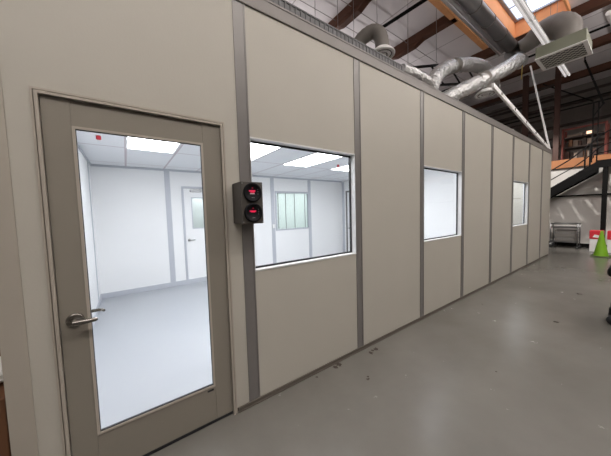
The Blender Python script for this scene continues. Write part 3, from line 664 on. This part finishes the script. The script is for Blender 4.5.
# cart
o = thing('metal_cart', (11.8, -.02, 0), 'grey wheeled metal cart parked against the far wall', 'cart')
cx0, cx1, cy0, cy1 = 11.55, 12.0, -.36, .30
for x in (cx0, cx1):
    for y in (cy0, cy1): obj('post', MB().tube([(x, y, .11), (x, y, .86)], .016, 10), M['cartm'], o)
for z, m in ((.70, 'cartm'), (.20, 'cartm')):
    f = MB(); f.box((cx0, cy0, z), (cx1, cy1, z+.025)); f.box((cx0-.008, cy0, z), (cx0+.006, cy1, z+.05)); obj('shelf', f, M[m], o)
f = MB()
for x in (cx0, cx1): f.tube([(x, cy0, .85), (x, cy1, .85)], .014, 10)
for y in (cy0, cy1): f.tube([(cx0, y, .85), (cx1, y, .85)], .014, 10)
obj('top_rail', f, M['cartm'], o)
for z in (.36, .52):
    for x in (cx0, cx1): obj('side_rail', MB().tube([(x, cy0, z), (x, cy1, z)], .010, 8), M['cartm'], o)
for x, y, rr in ((cx0, cy0, .05), (cx1, cy0, .05), (cx0, cy1, .105), (cx1, cy1, .105)):
    wv = obj('wheel', MB().lathe([(0, -.02), (rr*.5, -.02), (rr*.9, -.018), (rr, -.008), (rr, .008), (rr*.9, .018), (rr*.5, .02), (0, .02)], (x, y, rr), (1, 0, 0), 24), M['black'], o)
    obj('hub', MB().lathe([(0, -.026), (rr*.5, -.024), (rr*.5, -.018)], (x, y, rr), (1, 0, 0), 16), M['cartm'], wv)
tag(obj('white_tray', MB().box((11.58, -.30, .725), (11.95, .22, .775), .01), M['farwall']), 'flat pale tray lying on the top of the metal cart', 'tray')
tag(obj('grey_carton', MB().box((11.60, -.30, .225), (11.95, .20, .62), .01), mat('carton_grey', (.20, .19, .175), .6)), 'dull grey carton sitting on the bottom shelf of the metal cart', 'box')

# cone
cc = (10.15, -.985)
o = thing('traffic_cone', (*cc, 0), 'lime green traffic cone on the concrete floor', 'cone')
obj('cone_body', MB().lathe([(.15, .02), (.145, .05), (.125, .14), (.035, .66), (.030, .72), (.022, .735), (0, .735)], (*cc, 0)), M['cone'], o)
obj('cone_base', MB().box((cc[0]-.19, cc[1]-.19, 0), (cc[0]+.19, cc[1]+.19, .03), .01), M['coneb'], o)
# red and white drums behind the cone
for y, lab in ((-.80, 'red and white box behind the cone, left of it'), (-1.16, 'red and white box behind the cone, right of it')):
    o = thing('plastic_bin', (11.25, y, 0), lab, 'bin', 'red and white boxes behind the cone')
    obj('bin_body', MB().box((11.13, y-.14, 0), (11.38, y+.13, .40), .012), M['white'], o)
    obj('red_lid', MB().box((11.12, y-.15, .40), (11.39, y+.14, .67), .02), M['redcap'], o)
    obj('white_label', MB().prism([(11.117, y+.07, .46), (11.117, y-.06, .44), (11.117, y-.06, .52), (11.117, y+.03, .55)], (.002, 0, 0)), M['white'], o)

# dark rolling stand cut by the right edge of the photo
o = thing('rolling_stand', (4.2, -1.8, 0), 'dark rolling stand at the right edge of the photo', 'stand')
obj('table_top', MB().box((3.95, -2.1, .60), (4.35, -1.485, .72), .04), M['pipe'], o)
for x in (4.0, 4.3): obj('leg', MB().box((x-.02, -1.62, .16), (x+.02, -1.58, .62)), M['pipe'], o); obj('leg', MB().box((x-.02, -2.04, .16), (x+.02, -2.0, .62)), M['pipe'], o)
for x in (4.02, 4.28):
    obj('foot', MB().box((x-.03, -2.08, .13), (x+.03, -1.51, .22), .008), M['pipe'], o)
    for y in (-1.55, -2.03): obj('caster', MB().lathe([(0, -.02), (.055, -.02), (.06, -.01), (.06, .01), (.055, .02), (0, .02)], (x, y, .061), (1, 0, 0), 20), M['black'], o)

# boxes beyond the left corner
tag(obj('cardboard_box', MB().box((-1.95, .35, 0), (-1.36, .95, .48), .006), M['card']), 'lower brown cardboard box at the left edge beyond the corner post', 'box')
tag(obj('cardboard_box', MB().box((-1.90, 1.0, 0), (-1.34, 1.6, .86), .006), M['card']), 'taller brown cardboard box behind the lower one at the left edge', 'box')
f = MB(); tt = bmesh.new(); bmesh.ops.create_icosphere(tt, subdivisions=3, radius=1); rnd = random.Random(2)
for v in tt.verts: k = 1+rnd.uniform(-.12, .12); v.co = Vector((-1.52+v.co.x*.16*k, .62+v.co.y*.18*k, .482+(v.co.z+.8)*.07*k if v.co.z > -.8 else .482))
f._join(tt); tag(obj('plastic_bag', f, M['bag']), 'crumpled white bag on the lower cardboard box', 'bag')
f = MB(); tt = bmesh.new(); bmesh.ops.create_icosphere(tt, subdivisions=3, radius=1)
for v in tt.verts: k = 1+rnd.uniform(-.1, .1); v.co = Vector((-1.60+v.co.x*.22*k, 1.28+v.co.y*.2*k, .862+(v.co.z+.8)*.10*k if v.co.z > -.8 else .862))
f._join(tt); tag(obj('plastic_bag', f, M['bag']), 'white bag on the taller cardboard box', 'bag')

# ------------------------------------------------------------------ lights
def area(name, loc, sx, sy, power, col, rot=(0, 0, 0)):
    l = bpy.data.lights.new(name, 'AREA'); l.shape = 'RECTANGLE'; l.size = sx; l.size_y = sy; l.energy = power; l.color = col
    o = bpy.data.objects.new(name, l); C.objects.link(o); o.location = loc; o.rotation_euler = rot; return o
PD, PU = 62, 100
for x, lab in ((-5.0, 'lit strip light farthest behind the camera'), (-2.4, 'lit strip light behind the camera'), (.2, 'lit strip light above the camera aisle'), (2.8, 'lit strip light nearest the large window'),
               (5.4, 'lit strip light over the middle of the aisle'), (8.0, 'lit strip light over the far end of the aisle')):
    strip_light(x, x+2.3, -3.0, 5.5, lab, True, 'lit strips behind the camera')
    area('strip_lamp', (x+1.15, -3.0, 5.46), 2.3, .2, PD*(1.25 if x > 5 else 1), (1, .93, .86))
    area('roof_fill', (x+1.15, -3.0, 5.58), 2.3, .2, PU, (1, .95, .92), (PI, 0, 0))  # added upward fill that brightens the roof
for x, lab in ((-1.0, 'added unseen strip light over the room top near the door'), (2.5, 'lit strip light over the room top'), (6.0, 'added unseen strip light over the far room top')):  # hidden strips added to light the roof above the room
    strip_light(x, x+2.3, 5.6, 5.2, lab, True, 'added unseen strips over the room top')
    area('strip_lamp', (x+1.15, 5.6, 5.16), 2.3, .2, 40, (1, .93, .86))
    area('roof_fill', (x+1.15, 5.6, 5.28), 2.3, .2, PU, (1, .95, .95), (PI, 0, 0))  # same added roof fill over the room top
# unseen spot set to streak the far wall through the open stair treads
s = bpy.data.lights.new('stair_lamp', 'SPOT'); s.energy = 800; s.spot_size = math.radians(55); s.spot_blend = .5; s.shadow_soft_size = .06; s.color = (1, .95, .9)
so = bpy.data.objects.new('stair_lamp', s); C.objects.link(so); so.location = (9.7, 1.6, 5.4)
so.rotation_euler = (Vector((12.1, -.3, 1.9))-Vector(so.location)).to_track_quat('-Z', 'Y').to_euler()

wd = bpy.data.worlds.new('sky'); bpy.context.scene.world = wd; wd.use_nodes = True
bgn = wd.node_tree.nodes['Background']; bgn.inputs['Color'].default_value = (.93, .96, 1.0, 1); bgn.inputs['Strength'].default_value = 2.2

# ------------------------------------------------------------------ camera
cam = bpy.data.cameras.new('camera'); co = bpy.data.objects.new('camera', cam); C.objects.link(co)
F, yaw, pitch, roll = 248.8087, .6242, -.0619, -.0284
YAW, PITCH, ROLL = 0.6242, -0.0619, -0.0284
fwd = Vector((math.sin(YAW)*math.cos(PITCH), math.cos(YAW)*math.cos(PITCH), math.sin(PITCH)))
right = Vector((math.cos(YAW), -math.sin(YAW), 0)); up = right.cross(fwd)
rr = right*math.cos(ROLL)+up*math.sin(ROLL); uu = up*math.cos(ROLL)-right*math.sin(ROLL)
Mx = Matrix((rr, uu, -fwd)).transposed().to_4x4(); Mx.translation = (-.7386, -1.7704, 1.4866)
co.matrix_world = Mx
cam.sensor_fit = 'HORIZONTAL'; cam.sensor_width = 36; cam.lens = 36*F/611; cam.clip_start = .05
sc = bpy.context.scene; sc.camera = co
sc.view_settings.view_transform = 'Standard'; sc.view_settings.look = 'None'; sc.view_settings.gamma = 1
sc.view_settings.use_curve_mapping = False; sc.view_settings.exposure = 0.0
